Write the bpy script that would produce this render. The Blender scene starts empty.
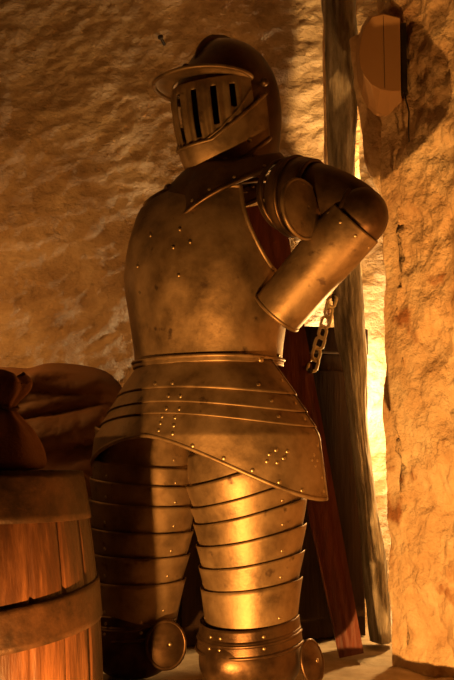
import bpy, bmesh, math, random
from math import sin, cos, pi, radians as R, sqrt, exp
from mathutils import Vector, noise, Matrix
random.seed(7)
S = bpy.context.scene
C = S.collection
S.view_settings.view_transform = 'Standard'
S.view_settings.look = 'None'
S.view_settings.gamma = 1.0
S.view_settings.use_curve_mapping = False
S.view_settings.exposure = 0.0

# ------------------------------------------------------------ camera
FPX = 1000.0
CAM = Vector((0, -2.5, 0.53))
PITCH = math.atan(125 / FPX)
cd = bpy.data.cameras.new('camera'); cam = bpy.data.objects.new('camera', cd); C.objects.link(cam)
cam.location = CAM; cam.rotation_euler = (pi/2 + PITCH, 0, 0)
cd.sensor_fit = 'VERTICAL'; cd.sensor_height = 36; cd.lens = 36 * FPX / 680
cd.clip_start = 0.02
S.camera = cam

def P(px, py, Y):
    """point of the plane y = Y that the measured photo position refers to"""
    r = Vector(((px - 227) / FPX, 1.0, -(py - 340) / FPX))
    r = Vector((r.x, r.y * cos(PITCH) - r.z * sin(PITCH), r.y * sin(PITCH) + r.z * cos(PITCH)))
    return CAM + r * ((Y - CAM.y) / r.y)
def Z(py, Y=0.0): return P(227, py, Y).z
def X(px, Y=0.0, py=465): return P(px, py, Y).x

# ------------------------------------------------------------ helpers
def lerp(a, b, t): return a + (b - a) * t
def interp(x, pts):
    if x <= pts[0][0]: return pts[0][1]
    for (x0, y0), (x1, y1) in zip(pts, pts[1:]):
        if x <= x1:
            t = (x - x0) / (x1 - x0); return lerp(y0, y1, t)
    return pts[-1][1]
def sinterp(x, pts):
    """Catmull-Rom through the table (smooth profile)"""
    if x <= pts[0][0]: return pts[0][1]
    if x >= pts[-1][0]: return pts[-1][1]
    for i in range(len(pts) - 1):
        x0, y0 = pts[i]; x1, y1 = pts[i+1]
        if x <= x1:
            h = x1 - x0; t = (x - x0) / h
            m0 = (y1 - pts[i-1][1]) / (x1 - pts[i-1][0]) if i > 0 else (y1 - y0) / h
            m1 = (pts[i+2][1] - y0) / (pts[i+2][0] - x0) if i < len(pts) - 2 else (y1 - y0) / h
            return ((2*t**3-3*t**2+1)*y0 + (t**3-2*t**2+t)*h*m0 + (-2*t**3+3*t**2)*y1 + (t**3-t**2)*h*m1)

def tag(o, label=None, cat=None, group=None, kind=None):
    if label: o['label'] = label
    if cat: o['category'] = cat
    if group: o['group'] = group
    if kind: o['kind'] = kind
    return o
def thing(name, label, cat, loc=(0, 0, 0), group=None):
    o = bpy.data.objects.new(name, None); C.objects.link(o)
    o.location = loc; o.empty_display_size = 0.05
    return tag(o, label, cat, group)
def world_loc(o):
    v = Vector((0, 0, 0))
    while o: v += o.location; o = o.parent
    return v
def obj(name, bm, m, parent=None, smooth=True, solid=0, origin=None, bevel=0, sub=0, offset=-1):
    """link one mesh object; bm is in world coordinates"""
    base = world_loc(parent) if parent else Vector((0, 0, 0))
    org = Vector(origin) if origin is not None else base
    bmesh.ops.translate(bm, verts=bm.verts, vec=-org)
    me = bpy.data.meshes.new(name); bm.to_mesh(me); bm.free()
    for p in me.polygons: p.use_smooth = smooth
    me.materials.append(m)
    o = bpy.data.objects.new(name, me); C.objects.link(o)
    o.location = org - base
    if parent: o.parent = parent
    if solid:
        s = o.modifiers.new('thickness', 'SOLIDIFY'); s.thickness = solid; s.offset = offset; s.use_even_offset = False
    if bevel:
        b = o.modifiers.new('bevel', 'BEVEL'); b.width = bevel; b.segments = 2; b.limit_method = 'ANGLE'
    if sub:
        s = o.modifiers.new('sub', 'SUBSURF'); s.levels = sub; s.render_levels = sub
    return o
def grid(bm, f, us, vs, mask=None, close_u=False, flip=False):
    vv = [[bm.verts.new(f(u, v)) for u in us] for v in vs]
    nu = len(us)
    for j in range(len(vs) - 1):
        for i in range(nu if close_u else nu - 1):
            k = (i + 1) % nu
            if mask and not mask((us[i] + us[k]) / 2 if k else us[i], (vs[j] + vs[j+1]) / 2): continue
            q = [vv[j][i], vv[j][k], vv[j+1][k], vv[j+1][i]]
            if flip: q.reverse()
            bm.faces.new(q)
    return vv
def rng(a, b, n): return [lerp(a, b, i / (n - 1)) for i in range(n)]
def tube(bm, pts, r, seg=10, closed=False, caps=True):
    pts = [Vector(p) for p in pts]; n = len(pts)
    rr = r if isinstance(r, (list, tuple)) else [r] * n
    rings = []; up = None
    for i, p in enumerate(pts):
        a = pts[(i - 1) % n] if (closed or i > 0) else p
        b = pts[(i + 1) % n] if (closed or i < n - 1) else p
        t = (b - a).normalized()
        if up is None:
            up = Vector((0, 0, 1)) if abs(t.z) < .9 else Vector((1, 0, 0))
        s = t.cross(up).normalized(); up = s.cross(t).normalized()
        rings.append([bm.verts.new(p + (s * cos(2*pi*k/seg) + up * sin(2*pi*k/seg)) * rr[i]) for k in range(seg)])
    m = n if closed else n - 1
    for i in range(m):
        A, B = rings[i], rings[(i + 1) % n]
        for k in range(seg):
            bm.faces.new([A[k], A[(k+1) % seg], B[(k+1) % seg], B[k]])
    if caps and not closed:
        bm.faces.new(list(reversed(rings[0]))); bm.faces.new(rings[-1])
    return rings
def box(bm, lo, hi, M=None):
    lo = Vector(lo); hi = Vector(hi)
    v = [bm.verts.new((x, y, z)) for z in (lo.z, hi.z) for y in (lo.y, hi.y) for x in (lo.x, hi.x)]
    for f in ((0,2,3,1),(4,5,7,6),(0,1,5,4),(1,3,7,5),(3,2,6,7),(2,0,4,6)): bm.faces.new([v[i] for i in f])
    if M: bmesh.ops.transform(bm, matrix=M, verts=v)
    return v
def fbm(p, o=4, h=.6):
    s = 0; a = 1
    for i in range(o):
        s += a * noise.noise(p); p = p * 2.03 + Vector((3.1, 7.7, 1.3)); a *= h
    return s

# ------------------------------------------------------------ materials
def mat(name, stops, rough=.7, metal=0, scale=8, bump=.0, bscale=30, stretch=(1, 1, 1), rough_var=0.0,
        detail=6, bdist=.01, spec=.5, spots=None):
    m = bpy.data.materials.new(name); m.use_nodes = True
    nt = m.node_tree; N = nt.nodes; L = nt.links
    bs = N['Principled BSDF']
    tc = N.new('ShaderNodeTexCoord'); mp = N.new('ShaderNodeMapping'); mp.inputs['Scale'].default_value = stretch
    L.new(tc.outputs['Object'], mp.inputs['Vector'])
    nz = N.new('ShaderNodeTexNoise'); nz.inputs['Scale'].default_value = scale; nz.inputs['Detail'].default_value = detail
    nz.inputs['Roughness'].default_value = .65
    L.new(mp.outputs[0], nz.inputs['Vector'])
    cr = N.new('ShaderNodeValToRGB'); el = cr.color_ramp.elements
    while len(el) < len(stops): el.new(.5)
    for e, (p, c) in zip(el, stops): e.position = p; e.color = (*c, 1)
    L.new(nz.outputs['Fac'], cr.inputs['Fac'])
    col = cr.outputs['Color']
    if spots:
        n2 = N.new('ShaderNodeTexNoise'); n2.inputs['Scale'].default_value = spots[0]; n2.inputs['Detail'].default_value = 5
        L.new(mp.outputs[0], n2.inputs['Vector'])
        r2 = N.new('ShaderNodeMapRange'); r2.inputs['From Min'].default_value = spots[1]; r2.inputs['From Max'].default_value = spots[1] + .08
        L.new(n2.outputs['Fac'], r2.inputs['Value'])
        mx = N.new('ShaderNodeMix'); mx.data_type = 'RGBA'
        L.new(r2.outputs[0], mx.inputs['Factor']); L.new(col, mx.inputs['A']); mx.inputs['B'].default_value = (*spots[2], 1)
        col = mx.outputs['Result']
    L.new(col, bs.inputs['Base Color'])
    bs.inputs['Roughness'].default_value = rough; bs.inputs['Metallic'].default_value = metal
    bs.inputs['Specular IOR Level'].default_value = spec
    if rough_var:
        mr = N.new('ShaderNodeMapRange'); mr.inputs['From Min'].default_value = .35; mr.inputs['From Max'].default_value = .65
        mr.inputs['To Min'].default_value = rough - rough_var; mr.inputs['To Max'].default_value = rough + rough_var
        L.new(nz.outputs['Fac'], mr.inputs['Value']); L.new(mr.outputs[0], bs.inputs['Roughness'])
    if bump:
        bn = N.new('ShaderNodeTexNoise'); bn.inputs['Scale'].default_value = bscale; bn.inputs['Detail'].default_value = 8
        bn.inputs['Roughness'].default_value = .6
        L.new(mp.outputs[0], bn.inputs['Vector'])
        b = N.new('ShaderNodeBump'); b.inputs['Strength'].default_value = bump; b.inputs['Distance'].default_value = bdist
        L.new(bn.outputs['Fac'], b.inputs['Height']); L.new(b.outputs[0], bs.inputs['Normal'])
    return m

M_steel = mat('browned_steel', [(.3, (.13, .082, .042)), (.5, (.25, .165, .085)), (.7, (.34, .235, .13))], rough=.50, metal=.72, scale=14,
              bump=.2, bscale=60, rough_var=.07, bdist=.004, spots=(26, .64, (.10, .06, .035)))
M_steel_d = mat('dark_browned_steel', [(.3, (.055, .030, .016)), (.7, (.15, .088, .044))], rough=.42, metal=.85, scale=18,
                bump=.15, bscale=70, rough_var=.08, bdist=.004)
M_rivet = mat('rivet_brass', [(.3, (.35, .25, .14)), (.7, (.5, .38, .22))], rough=.4, metal=.9, scale=40)
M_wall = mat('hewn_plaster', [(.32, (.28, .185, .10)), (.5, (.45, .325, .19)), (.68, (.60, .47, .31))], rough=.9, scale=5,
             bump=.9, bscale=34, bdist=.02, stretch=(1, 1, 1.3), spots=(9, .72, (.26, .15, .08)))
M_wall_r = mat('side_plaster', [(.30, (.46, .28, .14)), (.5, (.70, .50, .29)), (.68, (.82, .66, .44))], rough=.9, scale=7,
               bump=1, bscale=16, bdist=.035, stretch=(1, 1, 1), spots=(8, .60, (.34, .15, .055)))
M_post = mat('weathered_grain', [(.3, (.12, .10, .08)), (.5, (.34, .30, .24)), (.66, (.60, .56, .48))], rough=.9, scale=14,
             bump=.9, bscale=40, bdist=.02, stretch=(1.6, 1.6, .35))
M_floor = mat('stone_floor', [(.3, (.30, .22, .14)), (.7, (.52, .42, .30))], rough=.9, scale=9, bump=.5, bscale=25)
M_barrel = mat('oak_staves', [(.3, (.022, .008, .003)), (.5, (.055, .019, .006)), (.7, (.14, .054, .019))], rough=.42, scale=11,
               bump=.45, bscale=30, stretch=(2.5, 2.5, .25), bdist=.008, spots=(10, .68, (.08, .03, .012)))
M_hoop = mat('rusty_hoop_iron', [(.3, (.02, .010, .004)), (.7, (.09, .04, .016))], rough=.42, metal=.5, scale=20, bump=.2, bscale=50)
M_sack = mat('tan_sackcloth', [(.3, (.22, .10, .035)), (.7, (.32, .15, .055))], rough=.85, scale=8, bump=.25, bscale=140)
M_hide = mat('brown_cloth', [(.3, (.13, .06, .022)), (.7, (.22, .10, .04))], rough=.7, scale=6, bump=.2, bscale=90)
M_dark = mat('dark_oak', [(.3, (.018, .010, .006)), (.7, (.045, .024, .013))], rough=.9, spec=.12, scale=9, bump=.3, bscale=30, stretch=(3, 3, .3))
M_red = mat('red_brown_wood', [(.3, (.05, .008, .003)), (.5, (.11, .020, .006)), (.7, (.18, .04, .012))], rough=.5, scale=9, bump=.3, bscale=30,
            stretch=(3, 3, .3))
M_chain = mat('pale_chain', [(.3, (.80, .68, .42)), (.7, (.88, .78, .54))], rough=.4, metal=0, scale=30)
M_fix = mat('tan_painted_metal', [(.3, (.46, .27, .12)), (.7, (.50, .30, .14))], rough=.55, scale=4)
M_iron = mat('black_iron', [(.3, (.02, .015, .01)), (.7, (.05, .035, .02))], rough=.6, metal=.4, scale=20)
M_cord = mat('hemp_cord', [(.3, (.10, .05, .02)), (.7, (.18, .09, .04))], rough=.9, scale=60)

# ------------------------------------------------------------ the room
def rock(bm, f, us, vs, nrm, amp, sc, mask=None, seed=0, stretch=(1, 1, 1)):
    def g(u, v):
        p = Vector(f(u, v)); q = Vector((p.x * stretch[0], p.y * stretch[1], p.z * stretch[2])) * sc + Vector((seed, seed * 1.7, 0))
        d = fbm(q, 5, .55)
        d = d if d > 0 else d * 1.4
        return p + nrm(u, v) * d * (amp(u) if callable(amp) else amp)
    return grid(bm, g, us, vs, mask)
FLOOR = -.43
YB = 1.30                                   # plane of the back wall
bm = bmesh.new()
def hewn(u, v):
    p = Vector((u, YB, v))
    # pick marks: diagonal strokes across the plaster
    q = Vector((u * 8 + v * 3.4, v * 14 - u * 5.5, 1.3))
    d = fbm(Vector((u, 0, v)) * 2.2, 3, .5) * .026 + fbm(q, 5, .68) * .011
    d += max(0, noise.noise(Vector((u * 14, v * 22 - u * 8, 4.2)))) * .013
    return p + Vector((0, -1, 0)) * d
grid(bm, hewn, rng(-2.0, 1.35, 300), rng(FLOOR, 2.75, 300))
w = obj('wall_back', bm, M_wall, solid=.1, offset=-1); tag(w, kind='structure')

# side wall on the right: face near x = .45 that ends in a rounded, irregular edge at the opening
YE = .30
SIDE = [(-.55, 1.15, -3.6), (0, 1.02, -2.0), (.18, .90, -.75), (.38, .70, -.13), (1, .441, YE - .025)]
def side(u, v):
    # u: 0..1 along the face toward the opening, 1..1.25 round the edge, then into the reveal
    wob = fbm(Vector((2.2, v * 2.6, 0)), 4, .6) * .010
    if u <= 1:
        x = sinterp(u, [(a, b) for a, b, c in SIDE]); y = sinterp(u, [(a, c) for a, b, c in SIDE])
    elif u <= 1.25:
        a = (u - 1) / .25 * pi / 2; y = YE - .025 + .03 * sin(a); x = .441 + .03 * (1 - cos(a))
    else:
        y = YE + .005; x = .475 + (u - 1.25) * 1.4
    return Vector((x + wob, y, v))
def side_n(u, v):
    if u <= 1: return Vector((-.8, -.6, 0))
    if u <= 1.25:
        a = (u - 1) / .25 * pi / 2; return Vector((-cos(a), sin(a), 0))
    return Vector((0, 1, 0))
bm = bmesh.new()
us = rng(-.55, .30, 60) + rng(.305, 1, 190) + rng(1.012, 1.25, 14) + rng(1.28, 1.9, 20)
rock(bm, side, us, rng(FLOOR, 2.75, 330), side_n, lambda u: .019 * interp(u, [(.6, 1.25), (.86, .8), (.96, .33), (1.3, .3)]), 9.0, seed=5, stretch=(1, 1, .9))
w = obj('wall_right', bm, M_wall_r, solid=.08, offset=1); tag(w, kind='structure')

# added unseen slab behind the post, blocks lamp light on the back wall
bm = bmesh.new()
def blocker(u, v):
    x0, x1, y0, y1 = .355, .475, .97, 1.03
    k = u * 4
    c = [(x0, y1), (x0, y0), (x1, y0), (x1, y1), (x0, y1)]
    i = min(3, int(k)); t = k - i
    p = Vector((lerp(c[i][0], c[i+1][0], t), lerp(c[i][1], c[i+1][1], t), v))
    return p + Vector((1, 1, 0)) * fbm(p * 7, 3) * .006
grid(bm, blocker, rng(0, 1, 41), rng(0, 2.7, 120))
w = obj('light_blocker', bm, M_wall_r); tag(w, kind='structure')

# shaded lip of the opening's head, behind the edge of the side wall
bm = bmesh.new()
lip = [(60, 352, 395), (100, 358, 398), (130, 361, 398), (150, 363, 400), (170, 368, 402), (185, 376, 404), (198, 384, 404), (208, 392, 404)]
def lipf(u, v):
    py = lerp(40, 208, v); x0 = sinterp(py, [(40, 350)] + [(a, b) for a, b, c in lip]); x1 = 412
    A = P(x0, py, .42); Bx = P(x1, py, .42)
    k = u * 4; hw = (Bx.x - A.x) / 2; cx = (A.x + Bx.x) / 2
    th = u * 2 * pi
    p = Vector((cx + hw * cos(th), .42 + .06 * sin(th), A.z))
    return p + Vector((cos(th), sin(th), 0)) * fbm(p * 9, 3) * .006
grid(bm, lipf, rng(0, 1, 40)[:-1], rng(0, 1, 60), close_u=True)
bmesh.ops.contextual_create(bm, geom=[e for e in bm.edges if e.is_boundary and e.verts[0].co.z < Z(205, .42)])
w = obj('trim_2', bm, M_wall_r); tag(w, kind='structure')

bm = bmesh.new(); rock(bm, lambda u, v: (u, v, 2.7), rng(-2.05, 1.4, 60), rng(-3.6, 1.4, 60), lambda u, v: Vector((0, 0, -1)), .02, 3)
tag(obj('ceiling', bm, M_wall, solid=.1, offset=-1), kind='structure')
bm = bmesh.new(); rock(bm, lambda u, v: (u, v, FLOOR), rng(-2.05, 1.4, 80), rng(-3.6, 1.4, 80), lambda u, v: Vector((0, 0, 1)), .004, 5)
tag(obj('floor', bm, M_floor, solid=.1, offset=-1), kind='structure')
bm = bmesh.new(); rock(bm, lambda u, v: (-2.0, u, v), rng(-3.6, 1.4, 100), rng(FLOOR, 2.75, 80), lambda u, v: Vector((1, 0, 0)), .03, 4)
tag(obj('wall_left', bm, M_wall, solid=.1, offset=1), kind='structure')
# stone ledge
bm = bmesh.new()
def ledge(u, v):
    if v <= 1: p = Vector((u, -.16, lerp(FLOOR - .02, -.02, v)))
    else: p = Vector((u, lerp(-.14, YB + .03, v - 1), 0))
    n = Vector((0, -1, 0)) if v <= 1 else Vector((0, 0, 1))
    return p + n * min(0.0, fbm(p * 6, 4) * .012 - .004)
grid(bm, ledge, rng(-2.0, 1.35, 160), rng(0, 1, 16) + rng(1.001, 2, 70))
tag(obj('trim_3', bm, M_floor), kind='structure')

# ------------------------------------------------------------ weathered post
post_e = [(-40, 318, 356), (0, 322, 356), (60, 325, 358), (110, 327, 357), (150, 328, 355), (200, 330, 354), (260, 331, 360), (300, 333, 364),
          (340, 337, 366), (370, 343, 367), (430, 350, 368), (500, 358, 376), (560, 363, 386), (600, 366, 389), (640, 370, 391), (672, 372, 392)]
YP = .54
bm = bmesh.new()
def postf(u, v):
    py = lerp(-46, 640.6, v)
    a = sinterp(py, [(p, l) for p, l, r in post_e]); b = sinterp(py, [(p, r) for p, l, r in post_e])
    A = P(a, py, YP); B = P(b, py, YP); hw = (B.x - A.x) / 2; cx = (A.x + B.x) / 2
    th = 2 * pi * u
    d = fbm(Vector((cos(th) * 2.2, sin(th) * 2.2, A.z * 4.5)), 5, .6)
    groove = abs(noise.noise(Vector((cos(th) * 6, sin(th) * 6, A.z * 1.3))))
    r = 1 + d * .13 - groove * .12
    return Vector((cx + hw * r * cos(th), YP + (.055 + hw * .3) * r * sin(th), A.z))
vv = grid(bm, postf, rng(0, 1, 73)[:-1], rng(0, 1, 260), close_u=True)
bm.faces.new(vv[-1])
zt = P(340, -46, YP)
post = obj('weathered_post', bm, M_post, origin=(X(378, YP), YP, 0))
tag(post, 'tall rough grey-brown weathered post, crooked, standing between dark cabinet and glowing opening', 'post')

# ------------------------------------------------------------ cabinet behind the legs
cab = thing('dark_cabinet', 'near-black wooden cabinet with overhanging top standing behind the legs of the armour', 'cabinet', (.19, .80, 0))
d = Vector((.30, .10, 0)).normalized()
ang = math.atan2(d.y, d.x)
hgt = Z(325, .62)
def cabM(): return Matrix.Translation((.19, .62, 0)) @ Matrix.Rotation(ang, 4, 'Z')
Lc, Wc = .283, .34
Lx = -.37
bm = bmesh.new(); box(bm, (Lx + .02, .015, .0), (Lc - .02, Wc - .015, hgt - .085), cabM()); obj('body', bm, M_dark, cab, smooth=False, bevel=.004)
bm = bmesh.new(); box(bm, (Lx, 0, hgt - .085), (Lc, Wc, hgt), cabM()); obj('top', bm, M_dark, cab, smooth=False, bevel=.006)
bm = bmesh.new(); box(bm, (Lx + .03, .0035, .06), (-.05, .0149, hgt - .14), cabM()); obj('door', bm, M_dark, cab, smooth=False, bevel=.003)
bm = bmesh.new(); box(bm, (-.04, .0035, .06), (Lc - .03, .0149, hgt - .14), cabM()); obj('door', bm, M_dark, cab, smooth=False, bevel=.003)

# ------------------------------------------------------------ leaning plank
a0 = P(262, 205, .22); a1 = P(351, 645, .34); a1.z = .012
pl = thing('leaning_plank', 'red-brown wooden plank leaning behind the armour, seen through the armhole and right of skirt', 'plank', (a1.x, a1.y, 0))
ax = (a0 - a1).normalized(); sx = Vector((0, 1, 0)).cross(ax).normalized(); sy = ax.cross(sx)
bm = bmesh.new()
def plank(u, v):
    k = u * 4; w_, t_ = .040, .011
    w_ = lerp(.034, .056, v)
    c = [(-w_, -t_), (w_, -t_), (w_, t_), (-w_, t_), (-w_, -t_)]; i = min(3, int(k)); t = k - i
    x = lerp(c[i][0], c[i+1][0], t); y = lerp(c[i][1], c[i+1][1], t)
    p = a1 + (a0 - a1) * v
    x *= 1 + .05 * noise.noise(Vector((0, 0, v * 9)))
    g = .0025 * max(0, noise.noise(Vector((x * 60, 1, v * 3)))) * (1 if i == 0 else 0)
    return p + sx * -x + sy * (y + g)
vv = grid(bm, plank, rng(0, 1, 65)[:-1], rng(0, 1, 60), close_u=True); bm.faces.new(vv[0]); bm.faces.new(list(reversed(vv[-1])))
bmesh.ops.recalc_face_normals(bm, faces=bm.faces)
obj('board', bm, M_red, pl, smooth=False)
bm = bmesh.new(); pk = a1 + (a0 - a1) * ((Z(374, .25) - a1.z) / (a0.z - a1.z)) + sx * .038
ds = (Vector((0, -1, 0)))
tube(bm, [pk + Vector((0, .008, 0)), pk + ds * .034, pk + ds * .037], [.004, .004, .008], 10); obj('peg', bm, M_iron, pl)

# ------------------------------------------------------------ chain
c1 = P(333, 297, .448); c0 = pk + ds * .022 + Vector((.0, 0, -.004))
c0 = pk + ds * .030 + Vector((.004, 0, 0))
ch = thing('hanging_chain', 'pale yellow chain of thick oval links hanging below the bent forearm', 'chain', tuple(c0))
bm = bmesh.new()
hl, hw_, rt = .0255, .0125, .0046
pts = []
for k in range(28):
    t = 2 * pi * k / 28; x = hw_ * cos(t); z = (hl - hw_) * (1 if sin(t) > 0 else -1) * min(1, abs(sin(t)) * 6) + hw_ * sin(t)
    pts.append((x, 0, z))
tube(bm, pts, rt, 8, closed=True)
lm = obj('link', bm, M_chain, ch, origin=(0, 0, 0)); lm.location = (0, 0, 0)
dirc = (c1 - c0); n_l = 7; step = (c1 - c0).length / 7 ; dn = dirc.normalized()
q = dn.to_track_quat('Z', 'Y')
for k in range(n_l):
    o = lm if k == 0 else lm.copy()
    if k: C.objects.link(o)
    o.parent = ch; o.location = dn * (step * (k + .5))
    o.rotation_mode = 'QUATERNION'
    from mathutils import Quaternion
    o.rotation_quaternion = q @ Quaternion((0, 0, 1), R(12 if k % 2 == 0 else 58))

bm = bmesh.new(); tube(bm, [c1 + Vector((.006, .022, .01)), c1 + Vector((0, .012, .008)), c1 + Vector((0, -.002, .004)), c1 + Vector((0, -.008, -.004)), c1 + Vector((0, -.004, -.012))], .0045, 8); obj('hook', bm, M_iron, ch)
# ------------------------------------------------------------ SUIT OF ARMOUR
arm = thing('suit_of_armour', 'browned steel suit of armour with barred helmet and one arm bent to the hip', 'armour', (-.04, .02, 0))
PSI = R(38)
Fv = Vector((-sin(PSI), -cos(PSI), 0)); Lv = Vector((cos(PSI), -sin(PSI), 0)); UP = Vector((0, 0, 1))
# a rivet dome whose data every rivet shares
bm = bmesh.new(); bmesh.ops.create_uvsphere(bm, u_segments=12, v_segments=6, radius=.0060)
for v in bm.verts: v.co.z *= .6
rivet_me = bpy.data.meshes.new('rivet'); bm.to_mesh(rivet_me); bm.free(); rivet_me.materials.append(M_rivet)
for p in rivet_me.polygons: p.use_smooth = True
def rivet(parent, f, u, v, s=1.0, eps=.01, ref=None):
    p = f(u, v); n = (f(u + eps, v) - f(u - eps, v)).cross(f(u, v + eps) - f(u, v - eps)).normalized()
    c = ref if ref is not None else Vector((-.04, .02, p.z))
    if n.dot(p - c) < 0: n = -n
    o = bpy.data.objects.new('rivet', rivet_me); C.objects.link(o); o.parent = parent
    o.location = p + n * .0012 - world_loc(parent)
    o.rotation_mode = 'QUATERNION'; o.rotation_quaternion = n.to_track_quat('Z', 'Y'); o.scale = (s, s, s)
    return o

# --- breastplate
tor = [  # py at Y=0, centre px, half width, depth
    (368, 208, .190, .156), (352, 208, .190, .158), (320, 208, .199, .172), (280, 206, .210, .180), (245, 205, .205, .165),
    (215, 205, .190, .138), (202, 206, .178, .120), (190, 210, .150, .098), (176, 218, .105, .075)]
T_px = [(-a, b) for a, b, c, d in tor]; T_a = [(-a, c) for a, b, c, d in tor]; T_b = [(-a, d) for a, b, c, d in tor]
edge = [(-368, 112), (-310, 112), (-292, 103), (-275, 88), (-255, 76), (-230, 66), (-205, 62), (-190, 60), (-176, 62)]
def torso(th, py, off=0.0):
    k = -py
    a = sinterp(k, T_a) + off; b = sinterp(k, T_b) + off; cx = X(sinterp(k, T_px), 0)
    ridge = .010 * exp(-(th / .16) ** 2) * interp(k, [(-368, .6), (-300, 1), (-215, .7), (-176, 0)])
    c_, s_ = cos(th), sin(th)
    e = .80
    cc = math.copysign(abs(c_) ** e, c_); ss = math.copysign(abs(s_) ** e, s_)
    return Vector((cx, .02, Z(py))) + Fv * (b * cc + ridge) + Lv * a * ss
def breast(u, v):
    top = 186 + 14 * min(1, abs(u) * 1.3); py = lerp(368, top, v); return torso(u * R(sinterp(-py, edge)), py)
bm = bmesh.new(); grid(bm, breast, rng(-1, 1, 120), rng(0, 1, 90))
# rolled edges at both armholes and at the neck
for s in (-1, 1):
    tube(bm, [breast(s * 1.0, v) for v in rng(.36, 1, 50)], .0026, 8)
tube(bm, [breast(u, 1) for u in rng(-1, 1, 40)], .003, 8)
bp = obj('breastplate', bm, M_steel, arm, solid=.003)
for u, v in ((-.1, .69), (.15, .70), (.1, .60), (.25, .63), (-.2, .54), (.12, .45), (.9, .06)):
    rivet(bp, breast, u, v, .75)
# waist belt strip
bm = bmesh.new()
fb = lambda u, v: torso(u * R(112), lerp(368, 362, v), .003)
grid(bm, fb, rng(-1, 1, 90), rng(0, 1, 5)); tube(bm, [fb(u, 1) for u in rng(-1, 1, 70)], .002, 8)
wb = obj('waist_flange', bm, M_steel, arm, solid=.003)
rivet(wb, fb, .72, .5, 1.4)

# --- backplate lower half / waist (closed behind the skirt)
# --- skirt of lames (fauld)
ZW = Z(366, 0)
def hemz(th):
    s = abs(sin(th)) ** 1.6
    return .598 - (.145 if th > 0 else .085) * s
def lame_z(i, th):
    s2 = sin(th) ** 2
    if i == 0: return ZW + .004
    if i == 4: return hemz(th)
    d = (.066, .100, .128)[i - 1]
    return ZW - d * (1 + .25 * s2)
def fauld_pt(th, z, off=0):
    t = (ZW - z) / (ZW - .598)
    a = lerp(.190, .320, min(1, t ** .95 if t > 0 else 0)) if t < 1 else .320 + (t - 1) * .02
    b = lerp(.156, .232, min(1, max(0, t)) ** .9)
    if th > 0: a *= 1.0
    return Vector((X(208), .02, z)) + Fv * (b + off) * cos(th) + Lv * (a + off) * sin(th)
faulds = []
fk = thing('x', None, None) if False else None
skirt_lames = []
for i in range(4):
    tmax = (92, 92, 92, 92)[i]; tmin = -112
    def fl(u, v, i=i, tmax=tmax, tmin=tmin):
        th = R(lerp(tmin, tmax, (u + 1) / 2))
        z0 = lame_z(i, th) + (.010 if i else 0); z1 = lame_z(i + 1, th)
        z = lerp(z0, z1, v)
        return fauld_pt(th, z, .0005 + .0052 * v + (3 - i) * .0005)
    bm = bmesh.new(); grid(bm, fl, rng(-1, 1, 130), rng(0, 1, 14 if i < 3 else 40))
    if i == 3: tube(bm, [fl(u, 1) for u in rng(-1, 1, 120)] , .0024, 8)
    tube(bm, [fl(1, v) for v in rng(0, 1, 16)], .002, 8)
    o = obj('skirt_lame', bm, M_steel, arm, solid=.0028)
    skirt_lames.append((o, fl))
o, fl = skirt_lames[0]
for u, v in ((.2, .85), (.08, .85), (.72, .80), (.94, .6)): rivet(o, fl, u, v)
o, fl = skirt_lames[1]
for u, v in ((.19, .7), (.26, .7), (.76, .6), (.94, .6)): rivet(o, fl, u, v)
o, fl = skirt_lames[2]
for u, v in ((.19, .7), (.26, .7), (.76, .6), (.94, .6)): rivet(o, fl, u, v)
o, fl = skirt_lames[3]
for u, v in ((.17, .25), (.17, .5), (.17, .75), (.24, .25), (.24, .5), (.24, .75), (.33, .9), (.46, .9), (.58, .9), (.70, .92), (.82, .93)): rivet(o, fl, u, v)
for du, dv in ((0, -.09), (.035, 0), (-.035, 0), (0, .09), (.06, -.11), (-.05, .12)): rivet(o, fl, .70 + du, .55 + dv, .95)
for du, dv in ((0, -.07), (.022, 0), (-.022, 0), (0, .07)): rivet(o, fl, .93 + du, .50 + dv, .8)
for v in (.1, .3, .72, .9): rivet(o, fl, .975, v, .8)

# --- legs
def leg(cpts, sl, lames, rmul, knee, inner):
    """cpts: py -> (px, half width px); slanted lames; inner = side (+1/-1) the lames dip to"""
    Yl = cpts['Y']
    sc = (Yl - CAM.y) / FPX
    def pt(th, py, off=0):
        cx = sinterp(py, cpts['cx']); hw = sinterp(py, cpts['hw'])
        c = P(cx, py, Yl)
        a = hw * sc + off; b = a * .95
        return Vector((c.x, Yl, c.z)) + Fv * b * cos(th) + Lv * a * sin(th)
    for i in range(len(lames) - 1):
        p0, p1 = lames[i], lames[i + 1]
        s0 = sl * max(0, (1 - (p0 - 440) / 190)); s1 = sl * max(0, (1 - (p1 - 440) / 190))
        def f(u, v, p0=p0, p1=p1, s0=s0, s1=s1):
            th = u * R(125) + (R(10) if inner < 0 else R(-6))
            xo = (Lv.x * sin(th) + Fv.x * cos(th))
            y0 = p0 - 4 - xo * s0 * inner; y1 = p1 - xo * s1 * inner
            # the lame dips a little in the middle
            y0 += 3 * cos(th * 1.2); y1 += 3 * cos(th * 1.2)
            return pt(th, lerp(y0, y1, v), -.002 + .010 * (1 - v))
        bm = bmesh.new(); grid(bm, f, rng(-1, 1, 84), rng(0, 1, 12))
        o = obj('thigh_lame', bm, M_steel, arm, solid=.0025)
        cc = P(sinterp(p0, cpts['cx']), p0, Yl)
        ref = Vector((cc.x, Yl, cc.z))
        for u in cpts['riv']: rivet(o, f, u, .62, .8, ref=Vector((cc.x, Yl, f(u, .6).z)))
    return pt
legL = dict(Y=-.10, cx=[(430, 243), (480, 246), (530, 250), (590, 251), (640, 251)], hw=[(430, 50), (455, 53), (480, 57), (530, 52), (590, 46), (640, 44)],
            riv=(-.30, .62))
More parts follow.
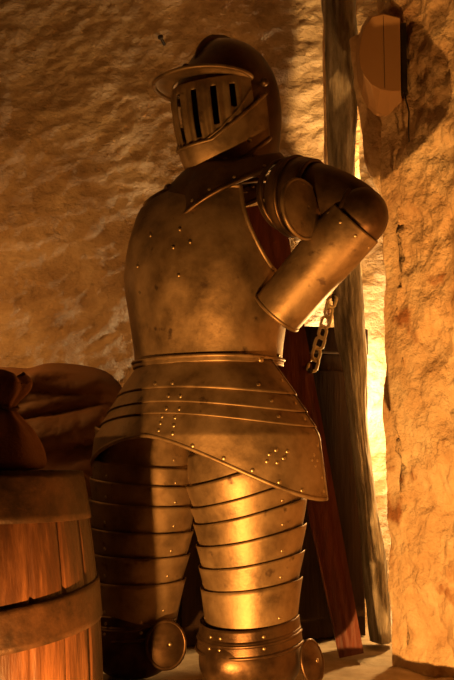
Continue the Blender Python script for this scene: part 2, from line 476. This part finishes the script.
legR = dict(Y=.10, cx=[(430, 142), (480, 143), (530, 141), (590, 137), (640, 134)], hw=[(430, 44), (455, 47), (480, 50), (530, 49), (590, 43), (640, 40)],
            riv=(.56, -.1))
leg(legL, 20, [438, 472, 496, 514, 538, 562, 586, 632], 1, None, 1)
leg(legR, 9, [438, 468, 486, 506, 532, 556, 582, 622], 1, None, -1)
# lower rivets of the plain plate above the knee are added with the knee caps
def knee(cx, cy, Y, rx, rz, wing_c, wing_r, wn):
    c = P(cx, cy, Y); c.z = rz
    bm = bmesh.new()
    def kf(u, v):   # u angle round, v from bottom to top
        ph = lerp(-pi/2, pi/2, v); th = u
        r = max(.02, cos(ph)) ** .75
        bul = 1 + .10 * exp(-(th / .5) ** 2) * cos(ph)
        return c + Fv * rx * 1.05 * r * cos(th) * bul + Lv * rx * r * sin(th) + UP * rz * sin(ph)
    grid(bm, kf, rng(-pi, pi, 65)[:-1], rng(0, 1, 30), close_u=True)
    bmesh.ops.holes_fill(bm, edges=[e for e in bm.edges if e.is_boundary])
    k = obj('knee_cap', bm, M_steel_d, arm)
    # upper knee lames
    for j, (dz, rr) in enumerate(((.035, 1.03), (.060, 1.0))):
        bm = bmesh.new()
        f = lambda u, v: c + Fv * rx * (rr + .03 * (1 - v)) * cos(u) + Lv * rx * (rr + .03 * (1 - v)) * sin(u) + UP * (dz + v * .035 - .018 * cos(u))
        grid(bm, f, rng(R(-115), R(115), 60), rng(0, 1, 6)); tube(bm, [f(u, 0) for u in rng(R(-115), R(115), 60)], .002, 6)
        o = obj('knee_lame', bm, M_steel_d, arm, solid=.0025)
        for u in (-.2, .05, .9): rivet(o, f, u, .5, .7, ref=Vector((c.x, c.y, f(u, .5).z)))
    # wing plate
    wc = P(*wing_c); n = Vector(wn).normalized(); sxx = UP.cross(n).normalized(); up = n.cross(sxx)
    wc.z = max(wc.z, wing_r[1] + .004)
    bm = bmesh.new()
    def wf(u, v):
        r = v; a = u
        return wc + sxx * wing_r[0] * r * cos(a) + up * wing_r[1] * r * sin(a) + n * (.012 * (1 - r * r))
    grid(bm, wf, rng(0, 2*pi, 41)[:-1], [.001] + rng(.1, 1, 10), close_u=True, flip=False)
    tube(bm, [wf(u, 1) for u in rng(0, 2*pi, 41)[:-1]], .003, 6, closed=True)
    o = obj('knee_wing', bm, M_steel_d, arm, solid=.002)
    rivet(o, wf, 0.3, .12, .9, ref=wc - n)
knee(250, 655, -.10, .117, .085, (312, 662, -.12), (.035, .048), (.7, -.7, .2))
knee(134, 648, .10, .105, .085, (166, 645, -.01), (.050, .055), (.45, -.9, .1))

# --- gorget
NG = P(226, 165, .02)
PG = R(42); Fg = Vector((-sin(PG), -cos(PG), 0)); Lg = Vector((cos(PG), -sin(PG), 0))
def gor(u, v):
    th = u
    c_, s_ = cos(th), sin(th)
    if v < .3:
        t = v / .3; r = lerp(.088, .095, t); zz = lerp(Z(150), Z(170), t)
    else:
        t = (v - .3) / .7
        d_ = math.degrees(th)
        py = interp(d_, [(-180, 186), (-90, 198), (-45, 213), (0, 229), (45, 203), (90, 178), (180, 186)])
        ps = interp(d_, [(-180, 174), (-90, 178), (0, 198), (90, 166), (180, 174)])
        rh = interp(d_, [(-180, .14), (-120, .17), (-90, .195), (-45, .172), (0, .166), (45, .180), (90, .205), (120, .18), (180, .14)])
        rs = rh * .86
        if t < .55: r = lerp(.095, rs, t / .55); zz = lerp(Z(170), Z(ps), (t / .55) ** 1.4)
        else: k = (t - .55) / .45; r = lerp(rs, rh, k); zz = lerp(Z(ps), Z(py), k)
    return Vector((NG.x, .01, zz)) + Fg * r * c_ + Lg * r * s_
bm = bmesh.new(); grid(bm, gor, rng(-pi, pi, 97)[:-1], rng(0, .3, 8) + rng(.34, 1, 36), close_u=True)
tube(bm, [gor(u, 1) for u in rng(-pi, pi, 97)[:-1]], .0030, 8, closed=True)
tube(bm, [gor(u, .685) + UP * .002 for u in rng(R(-175), R(-35), 60)], [.0055 + .0018 * sin(k * 1.6) for k in range(60)], 8)
tube(bm, [gor(u, 0) for u in rng(-pi, pi, 65)[:-1]], .006, 8, closed=True)
go = obj('gorget', bm, M_steel_d, arm, solid=.003)
for u in (-.85, -.45, -.12, .22, .5, .85, 1.25): rivet(go, gor, u, .92, .9, ref=Vector((NG.x, .01, gor(u, .9).z)))

# --- helmet
PH = R(50); Fh = Vector((-sin(PH), -cos(PH), 0)); Lh = Vector((cos(PH), -sin(PH), 0))
HX = X(230); HZ = Z(184); HS = (Z(38) - Z(184)) / .335
HF = [(0, .092), (.03, .120), (.07, .141), (.12, .150), (.17, .150), (.22, .142), (.26, .112), (.30, .070), (.322, .040), (.335, .004)]
HB = [(0, .105), (.03, .112), (.07, .126), (.12, .145), (.17, .157), (.22, .155), (.26, .140), (.30, .108), (.322, .066), (.335, .004)]
HW = [(0, .085), (.03, .095), (.07, .105), (.12, .112), (.17, .116), (.22, .115), (.26, .105), (.30, .080), (.322, .048), (.335, .004)]
HP = R(11)
def hel(th, s, off=0.0, prow=0.0):
    f = sinterp(s, HF) if cos(th) > 0 else sinterp(s, HB)
    w_ = sinterp(s, HW)
    tilt = Vector((0, 0, 0))
    f += off + prow * exp(-(th / .35) ** 2)
    a, z = f * cos(th), (s - .15) * HS
    cp, sp = cos(HP), sin(HP)
    return Vector((HX, .02, HZ + .15 * HS)) + Fh * (a * cp + z * sp) + UP * (z * cp - a * sp) + Lh * (w_ + off) * sin(th)
bm = bmesh.new()
ths = rng(-pi, pi, 121)[:-1]
grid(bm, lambda u, v: hel(u, v), ths, rng(0, .30, 40) + [.308, .315, .322, .328, .332, .335], close_u=True,
     mask=lambda u, v: not (abs(u) < R(74) and .015 < v < .222))
bmesh.ops.remove_doubles(bm, verts=[v for v in bm.verts if v.co.z > HZ + .31 * HS], dist=.0045)
tube(bm, [hel(u, 0) for u in ths], .004, 8, closed=True)
hm = obj('helmet_skull', bm, M_steel_d, arm, solid=.0025)
# comb
bm = bmesh.new()
prof = [(0, s) for s in rng(.285, .33, 14)] + [(pi, s) for s in reversed(rng(.10, .332, 26))]
def comb(k, w):
    th, s = prof[k]; h = .014 * sin(pi * min(1, (k + 1) / 8) / 2) * sin(pi * min(1, (len(prof) - k) / 10) / 2)
    base = hel(th, s)
    d_ = base - Vector((HX, .02, HZ + .15)); d_.normalize()
    off = {0: (-.006, -.002), 1: (-.0022, h), 2: (.0022, h), 3: (.006, -.002)}[w]
    return base + Lh * off[0] + d_ * off[1]
grid(bm, lambda a, b: comb(b, a), [0, 1, 2, 3], list(range(len(prof))))
obj('comb', bm, M_steel_d, hm)
# visor with slots
slots = [(0, .098), (21, .101), (42, .122), (61, .155), (-21, .101), (-42, .122), (-61, .155)]
def vis(u, v):
    fl = .0026 * cos(4 * pi * (math.degrees(u)) / 20.6 + pi) * (1 if abs(u) < R(72) else 0) * interp(v, [(.04, 0), (.08, 1), (.2, 1), (.212, .2)])
    return hel(u, v, .008 + fl, .006)
def vmask(u, v):
    d = math.degrees(u)
    lo = .012 + 0 * d
    for c, b in slots:
        if abs(d - c) < 3.4 and b < v < .203: return False
    return True
bm = bmesh.new()
grid(bm, vis, [R(a) for a in rng(-82, 82, 165)], rng(.085, .222, 60), vmask)
# lower boundary falls toward the chin: second piece
def vis_low(u, v):
    top = .085; bot = interp(abs(math.degrees(u)), [(0, .030), (40, .040), (82, .070)])
    return vis(u, lerp(bot, top, v))
def vl_mask(u, v):
    top = .085; bot = interp(abs(math.degrees(u)), [(0, .030), (40, .040), (82, .070)])
    return vmask(u, lerp(bot, top, v))
grid(bm, vis_low, [R(a) for a in rng(-82, 82, 165)], rng(0, 1, 26), vl_mask)
vz = obj('visor', bm, M_steel, hm, solid=.003)
# raised rib under the grille
bm = bmesh.new()
def rib(d): 
    s = interp(abs(d), [(0, .084), (25, .089), (45, .111), (64, .146), (80, .190)])
    return hel(R(d), s, .0115, .006)
tube(bm, [rib(d) for d in rng(-80, 80, 60)], .0026, 8)
obj('rib', bm, M_steel, vz)
# chin piece (bevor)
def bev(u, v):
    th = u * R(96)
    d_ = abs(math.degrees(th)); top = interp(d_, [(0, .086), (35, .091), (60, .122), (96, .180)])
    s = lerp(interp(d_, [(0, .006), (40, .014), (96, .085)]), top, v)
    return hel(th, s, .0125 + .003 * (1 - v), .008)
bm = bmesh.new(); grid(bm, bev, rng(-1, 1, 90), rng(0, 1, 16)); tube(bm, [bev(u, 1) for u in rng(-1, 1, 80)], .002, 8); tube(bm, [bev(u, 0) for u in rng(-1, 1, 80)], .003, 8)
bv = obj('chin_guard', bm, M_steel, hm, solid=.003)
for u, v in ((.45, .35), (-.45, .35), (.12, .2), (.75, .3)): rivet(bv, bev, u, v, .9, ref=Vector((HX, .02, bev(u, v).z)))
# peak
def peak(u, v):
    th = u * R(84); c_ = cos(th)
    base = hel(th, .224 + .012 * (1 - abs(u)), .009)
    out = (Fh * cos(th) * 1.0 + Lh * sin(th) * .9)
    reach = .055 * (max(0, cos(u * pi / 2)) ** .55)
    return base + out * reach * v + UP * (.006 * v * abs(sin(2 * th)) + .007 * sin(v * pi) - .003 * v * c_ - .014 * abs(u) ** 3)
bm = bmesh.new(); grid(bm, peak, rng(-1, 1, 80), rng(0, 1, 12)); tube(bm, [peak(u, 1) for u in rng(-1, 1, 80)], .0024, 8)
obj('peak', bm, M_steel, hm, solid=.003)
# pivot knob, neck rim plate
bm = bmesh.new()
pv = hel(R(96), .205, .014); bmesh.ops.create_uvsphere(bm, u_segments=16, v_segments=10, radius=.011, matrix=Matrix.Translation(pv)); obj('pivot', bm, M_steel_d, hm)
bm = bmesh.new()
kv = hel(0, .262, .012); bmesh.ops.create_uvsphere(bm, u_segments=16, v_segments=10, radius=.011, matrix=Matrix.Translation(kv)); obj('knob', bm, M_steel_d, hm)

# --- arm
def loft(bm, pts, radii, nu=56, nv=40, a0=-pi, a1=pi, close=True, flat=1.0, rr=None):
    pts = [Vector(p) for p in pts]; n = len(pts)
    def pos(t):
        k = [(i / (n - 1), 0) for i in range(n)]
        return Vector([sinterp(t, [(i / (n - 1), pts[i][j]) for i in range(n)]) for j in range(3)])
    def f(u, v):
        p = pos(v); t = (pos(min(1, v + .02)) - pos(max(0, v - .02))).normalized()
        s = t.cross(Vector((0, 1, 0))).normalized(); q = s.cross(t).normalized()
        r = sinterp(v, [(i / (n - 1), radii[i]) for i in range(n)])
        return p + s * cos(u) * r + q * sin(u) * r * flat
    us = rng(a0, a1, nu + 1)
    if close: us = us[:-1]
    grid(bm, f, us, rng(0, 1, nv), close_u=close)
    return f
sh = P(282, 196, -.13); sh2 = P(305, 197, -.16)
ua = [P(288, 196, -.13), P(318, 197, -.17), P(345, 206, -.21), P(362, 216, -.235)]
bm = bmesh.new(); f = loft(bm, ua, [.080, .076, .068, .060])
o = obj('upper_arm_plate', bm, M_steel_d, arm, solid=.003)
# pauldron lames
pa = [(P(281, 199, -.11), P(290, 196, -.140), .068, .088), (P(286, 198, -.125), P(299, 197, -.150), .082, .096), (P(294, 197, -.14), P(314, 197, -.17), .088, .086)]
for (A, B, r0, r1) in pa:
    bm = bmesh.new(); f = loft(bm, [A, (A + B) / 2, B], [r0, (r0 + r1) / 2 + .006, r1], nv=14)
    tube(bm, [f(u, 1) for u in rng(-pi, pi, 57)[:-1]], .0022, 8, closed=True)
    o = obj('shoulder_lame', bm, M_steel_d, arm, solid=.003)
# besagew disc
dc = P(302, 209, -.275); dn_ = Vector((.72, -.69, .05)).normalized(); dsx = UP.cross(dn_).normalized(); dup_ = dn_.cross(dsx)
def disc(u, v): return dc + dsx * .068 * v * cos(u) + dup_ * .068 * v * sin(u) + dn_ * .016 * (1 - v * v)
bm = bmesh.new(); grid(bm, disc, rng(0, 2*pi, 49)[:-1], [.001] + rng(.08, 1, 14), close_u=True)
tube(bm, [disc(u, 1) for u in rng(0, 2*pi, 49)[:-1]], .0022, 8, closed=True)
o = obj('armpit_disc', bm, M_steel, arm, solid=.003)
rivet(o, disc, pi/2, .84, .9, ref=dc - dn_)
bm = bmesh.new(); tube(bm, [dc - dn_ * .002, dc - dn_ * .04 + Vector((-.01, .02, 0))], .01, 8); obj('disc_strap', bm, M_dark, arm)
# elbow cap
ec = P(359, 217, -.240)
ed = Vector((.80, -.25, -.28)).normalized(); es = ed.cross(UP).normalized(); eu = es.cross(ed)
def elb(u, v):
    ph = lerp(.02, R(118), v)
    return ec + ed * .064 * cos(ph) * 1.05 + (es * cos(u) + eu * sin(u)) * .070 * sin(ph)
bm = bmesh.new(); grid(bm, elb, rng(0, 2*pi, 57)[:-1], rng(0, 1, 24), close_u=True)
tube(bm, [elb(u, 1) for u in rng(0, 2*pi, 57)[:-1]], .003, 8, closed=True)
o = obj('elbow_cap', bm, M_steel_d, arm, solid=.003)
for u in (2.2, 2.9, 3.6, 4.3, 5.0): rivet(o, elb, u, .85, .95, ref=ec)
# forearm
fa = [P(356, 222, -.245), P(337, 243, -.225), P(306, 279, -.185), P(277, 313, -.150)]
bm = bmesh.new(); ff = loft(bm, fa, [.066, .067, .063, .061])
tube(bm, [ff(u, 1) for u in rng(-pi, pi, 57)[:-1]], .0024, 8, closed=True)
o = obj('forearm_plate', bm, M_steel, arm, solid=.003)
mid = Vector(fa[1])
for v, u in ((.12, -1.9), (.12, -1.2), (.12, -.4), (.14, -2.6)): rivet(o, ff, u, v, .9, ref=mid)

# ------------------------------------------------------------ barrel
BX, BY = -.49, -.60; BT, BB = .520, FLOOR
br = thing('oak_barrel', 'stained wooden barrel with wide iron hoops standing left of the armour', 'barrel', (BX, BY, FLOOR))
def brad(z):
    t = (z - (BT + BB) / 2) / ((BT - BB) / 2)
    return .262 - .050 * abs(t) ** 2.1
NST = 22
def bar(u, z, off=0):
    ph = (u * NST / (2 * pi)) % 1.0
    g = .004 * exp(-(min(ph, 1 - ph) / .035) ** 2)
    r = brad(z) - g + off + .0012 * noise.noise(Vector((int(u * NST / (2 * pi)) * 3.3, 0, z * 3)))
    return Vector((BX + r * cos(u), BY + r * sin(u), z))
bm = bmesh.new(); vv = grid(bm, bar, rng(0, 2*pi, NST * 14 + 1)[:-1], rng(BB + .002, BT, 60), close_u=True)
top_in = [bm.verts.new((BX + (brad(BT) - .02) * cos(2*pi*k/(NST*14)), BY + (brad(BT) - .02) * sin(2*pi*k/(NST*14)), BT)) for k in range(NST*14)]
low_in = [bm.verts.new((v.co.x, v.co.y, BT - .022)) for v in top_in]
n_ = NST * 14
for k in range(n_):
    j = (k + 1) % n_
    bm.faces.new([vv[-1][k], vv[-1][j], top_in[j], top_in[k]]); bm.faces.new([top_in[k], top_in[j], low_in[j], low_in[k]])
bm.faces.new(vv[0][::-1])
obj('staves', bm, M_barrel, br)
bm = bmesh.new(); bmesh.ops.create_cone(bm, cap_ends=True, segments=64, radius1=brad(BT) - .012, radius2=brad(BT) - .012, depth=.018, matrix=Matrix.Translation((BX, BY, BT - .030)))
obj('lid', bm, M_barrel, br, smooth=False)
for z0, z1, tilt in ((BT - .088, BT - .001, 0), (.226, .298, .060), (BB + .01, BB + .09, 0), (-.19, -.12, 0)):
    def hp(u, v, off=.0045):
        dz = tilt * (-.5) * cos(u + pi) * 1.0 if False else tilt * .5 * cos(u - R(35))
        z = min(lerp(z0, z1, v) + dz, BT - .0005)
        r = brad(z) + off
        return Vector((BX + r * cos(u), BY + r * sin(u), z))
    bm = bmesh.new(); grid(bm, hp, rng(0, 2*pi, 121)[:-1], rng(0, 1, 8), close_u=True)
    h = obj('hoop', bm, M_hoop, br, solid=.006)
    if z0 > 0:
        for uu, v in ((-1.22, .35), (-1.22, .75)):
            o = rivet(h, hp, uu, v, 1.2, ref=Vector((BX, BY, hp(uu, v).z)))
            if z0 < .3: o.location += Vector((-.06, -.003, 0))

# ------------------------------------------------------------ tied sack on the barrel
sc_ = Vector((X(0, -.62), -.60, BT))
sk = thing('tied_sack', 'small orange-brown cloth sack tied at the neck, standing on the barrel top', 'sack', tuple(sc_))
def sackf(u, v):
    h = .182 * v
    r = sinterp(v, [(0, .045), (.02, .074), (.15, .078), (.4, .058), (.58, .028), (.64, .020), (.70, .024), (.82, .042), (.93, .046), (1, .036)])
    fold = interp(v, [(0, .02), (.3, .04), (.62, .14), (.8, .12), (1, .15)])
    r *= 1 + fold * (sin(u * 7 + 2 * v) * .6 + noise.noise(Vector((cos(u) * 2, sin(u) * 2, v * 3))))
    return sc_ + Vector((r * cos(u), r * sin(u), h + (.006 * sin(u * 3) if v > .9 else 0)))
bm = bmesh.new(); vv = grid(bm, sackf, rng(0, 2*pi, 81)[:-1], rng(0, 1, 60), close_u=True); bm.faces.new(vv[0][::-1]); 
obj('bag', bm, M_sack, sk)
bm = bmesh.new(); tube(bm, [sc_ + Vector((.026 * cos(a), .026 * sin(a), .182 * .64 + .003 * sin(a * 2))) for a in rng(0, 2*pi, 33)[:-1]], .0035, 8, closed=True)
obj('tie_cord', bm, M_cord, sk)

# ------------------------------------------------------------ brown heap of folded cloth on the ledge behind
YC = .62
x0c, x1c = X(-60, YC), X(129, YC)
ztop = [(-60, 372), (-20, 369), (10, 368), (28, 369), (48, 364), (75, 365), (100, 370), (114, 378), (122, 388), (129, 410)]
def topz(px): return Z(sinterp(px, ztop), YC)
def hump(px, py, cx_, cy_, slope, ry, rx):
    dy = (py - (cy_ + slope * (px - cx_))) / ry; dx = (px - cx_) / rx
    q = 1 - dy * dy - max(0, abs(dx) - .6) ** 2 * 6
    return sqrt(q) if q > 0 else 0
folds = [(60, 381, .05, 19, 95, .10), (10, 398, .10, 20, 70, .07), (62, 407, -.17, 13, 70, .075), (58, 436, -.20, 22, 85, .13), (40, 480, -.05, 36, 110, .14), (50, 540, 0, 50, 120, .12), (50, 620, 0, 60, 120, .12)]
def cloth(u, v):
    px = lerp(-60, 129, u)
    top = sinterp(px, ztop)
    py = lerp(top, 640, v)
    d = 0
    for cx_, cy_, sl_, ry, rx, am in folds:
        d = max(d, am * hump(px, py, cx_, cy_, sl_, ry, rx))
    d += .05 * min(1, v * 8)
    d *= min(1, (1 - u) * 9) ** .5
    d += .010 * fbm(Vector((px * .03, py * .05, 0)), 4) + .006 * sin(px * .09 + py * .16)
    d *= min(1, v * 22 + .0)
    p = P(px, py, YC)
    return Vector((p.x, YC - d, max(.006, p.z)))
bm = bmesh.new(); grid(bm, cloth, rng(0, 1, 130), rng(0, 1, 170))
def back(u, v):
    p = cloth(u, 1 - v) if v < 0 else None
# rounded back so that the heap is solid
def backf(u, v):
    px = lerp(-60, 129, u); top = topz(px)
    a = v * pi / 2
    return Vector((P(px, 400, YC).x, YC + .26 * sin(a) * min(1, (1 - u) * 6 + .15) ** .5, lerp(.006, top, cos(a) ** .7 if v < 1 else 0)))
grid(bm, backf, rng(0, 1, 130), rng(0, 1, 30))
bmesh.ops.remove_doubles(bm, verts=bm.verts, dist=.001)
cl = obj('folded_cloth', bm, M_hide, origin=((x0c + x1c) / 2, YC, 0), solid=.004)
md = cl.modifiers.new('sm', 'SMOOTH'); md.iterations = 3
tag(cl, 'heap of dark brown folded cloth behind the barrel, against the plaster wall', 'cloth')

# ------------------------------------------------------------ round fixture high on the side wall, its cable
YF = .17
fc = P(383, 55, YF)
fx = thing('wall_fixture', 'tan round-bottomed fixture hanging high on the rough right wall with thin cable', 'fixture', (fc.x, YF, fc.z))
def fixture_outline():
    pts = []
    for px, py in ((400, 18), (384, 14), (372, 17), (365, 26), (361, 38), (359, 52), (360, 64), (364, 75), (371, 84), (380, 89), (390, 91), (401, 91)):
        pts.append((px, py))
    return pts
ol = fixture_outline()
def extrude_outline(bm, pts, Y0, Y1, inset=0):
    A = [bm.verts.new(P(px, py, Y0)) for px, py in pts]
    B = [bm.verts.new(Vector((v.co.x, Y1, v.co.z))) for v in A]
    n = len(A); bm.faces.new(A); bm.faces.new(B[::-1])
    for i in range(n): bm.faces.new([A[i], B[i], B[(i+1) % n], A[(i+1) % n]])
    bmesh.ops.recalc_face_normals(bm, faces=bm.faces)
bm = bmesh.new(); extrude_outline(bm, ol, YF, YF + .012); obj('face_plate', bm, M_fix, fx, smooth=False, bevel=.0015)
bm = bmesh.new()
o2 = [(403, 17), (384, 13), (369, 16), (362, 26), (357.5, 40), (357, 56), (358.5, 76), (363, 92), (369, 104), (377, 112), (388, 116), (403, 117)]
A_ = [bm.verts.new(P(px, py, YF + .0125)) for px, py in ol]
B_ = [bm.verts.new(P(px, py, YF + .085)) for px, py in o2]
D_ = [bm.verts.new(v.co + Vector((0, .03, 0))) for v in B_]
bm.faces.new(A_); bm.faces.new(D_[::-1])
for a_, b_ in ((A_, B_), (B_, D_)):
    for k in range(len(a_)):
        bm.faces.new([a_[k], b_[k], b_[(k+1) % len(a_)], a_[(k+1) % len(a_)]])
bmesh.ops.recalc_face_normals(bm, faces=bm.faces)
obj('housing', bm, M_fix, fx, smooth=False, bevel=.003)
bm = bmesh.new(); box(bm, (P(384, 50, YF).x - .0006, YF - .001, P(384, 88, YF).z), (P(384, 50, YF).x + .0006, YF + .002, P(384, 16, YF).z)); obj('seam', bm, M_iron, fx, smooth=False)
bm = bmesh.new(); box(bm, (P(401.5, 50, YF).x, YF + .004, P(402, 92, YF).z), (P(407, 50, YF).x, YF + .05, P(402, 22, YF).z)); obj('shadow_strip', bm, M_iron, fx, smooth=False, bevel=.001)  # dark strip in place of the fixture's shadow on the wall
bm = bmesh.new(); tube(bm, [P(404, 88, YF + .01), P(406, 100, YF + .0), P(409, 112, YF), P(408.5, 126, YF), P(409, 142, YF + .01)], .0022, 8); obj('cable', bm, M_iron, fx)

# ------------------------------------------------------------ nail in the back wall
nb = P(163, 41, YB - .03)
nl = thing('iron_nail', 'short dark iron nail sticking out of the plaster wall above the helmet peak', 'nail', tuple(nb))
bm = bmesh.new(); tube(bm, [nb + Vector((.012, .05, -.01)), nb + Vector((-.008, -.012, .008))], [.006, .006], 10); obj('shank', bm, M_iron, nl)
bm = bmesh.new(); tube(bm, [nb + Vector((-.008, -.012, .008)), nb + Vector((-.010, -.018, .011))], [.011, .011], 10); obj('head', bm, M_iron, nl)

# ------------------------------------------------------------ floor spotlight in front of the ledge (outside the frame)
KL = Vector((-.290, -1.21, -.09))
lp = thing('floor_spotlight', 'small black floor spotlight on a short pole in front of the ledge', 'lamp', (KL.x, KL.y - .05, FLOOR))
bm = bmesh.new(); bmesh.ops.create_cone(bm, cap_ends=True, segments=40, radius1=.09, radius2=.08, depth=.02, matrix=Matrix.Translation((KL.x, KL.y - .05, FLOOR + .012))); obj('base', bm, M_iron, lp)
bm = bmesh.new(); tube(bm, [(KL.x, KL.y - .05, FLOOR + .02), (KL.x, KL.y - .05, KL.z - .03)], .009, 10); obj('pole', bm, M_iron, lp)
bm = bmesh.new()
tube(bm, [KL + Vector((0, -.10, 0)), KL + Vector((0, -.012, 0))], [.025, .035], 24, caps=False); bmesh.ops.holes_fill(bm, edges=[e for e in bm.edges if e.is_boundary and e.verts[0].co.y < KL.y - .05])
obj('lamp_housing', bm, M_iron, lp, solid=.002)
bm = bmesh.new()
tube(bm, [KL + Vector((.036, -.055, 0)), KL + Vector((.044, -.055, 0))], [.010, .010], 12)
obj('tilt_knob', bm, M_iron, lp)

# ------------------------------------------------------------ light
def light(kind, name, loc, col, e, size=.02, aim=None, spot=None, blend=.3, spread=None, sy=None):
    l = bpy.data.lights.new(name, kind); l.color = col; l.energy = e
    if kind in ('POINT', 'SPOT'): l.shadow_soft_size = size
    if kind == 'SPOT': l.spot_size = R(spot); l.spot_blend = blend
    if kind == 'AREA':
        l.size = size
        if sy: l.shape = 'RECTANGLE'; l.size_y = sy
    o = bpy.data.objects.new(name, l); C.objects.link(o); o.location = loc
    if aim is not None: o.rotation_euler = (Vector(aim) - Vector(loc)).to_track_quat('-Z', 'Y').to_euler()
    return o
WARM = (1.0, .41, .09); YEL = (1.0, .56, .18)
light('SPOT', 'key_lamp', tuple(KL), (1.0, .44, .10), 190, .012, aim=(.08, 0, .20), spot=112, blend=.9)
light('SPOT', 'wall_fill', (.68, -.80, .10), WARM, 42, .03, aim=(.56, .1, 1.6), spot=52, blend=.8)  # added fill for the upper right wall, no such lamp stands there
light('POINT', 'opening_lamp', (.66, .80, .74), YEL, 44, .04)
light('SPOT', 'wall_patch_fill', (.66, .80, 1.30), YEL, 60, .02, aim=(.34, 1.3, 2.02), spot=34, blend=.25)  # added spot that makes the bright patch on the back wall
light('POINT', 'cabinet_lamp', (.36, 1.17, .78), (1, .8, .5), 20, .02)
light('AREA', 'back_wall_fill', (-1.15, .45, 1.15), WARM, 5.5, .3, aim=(-.6, 1.3, 1.0))  # made-up fill that lifts the left part of the back wall
W = bpy.data.worlds.new('world'); S.world = W; W.use_nodes = True
W.node_tree.nodes['Background'].inputs[0].default_value = (1, .42, .10, 1)
W.node_tree.nodes['Background'].inputs[1].default_value = .002
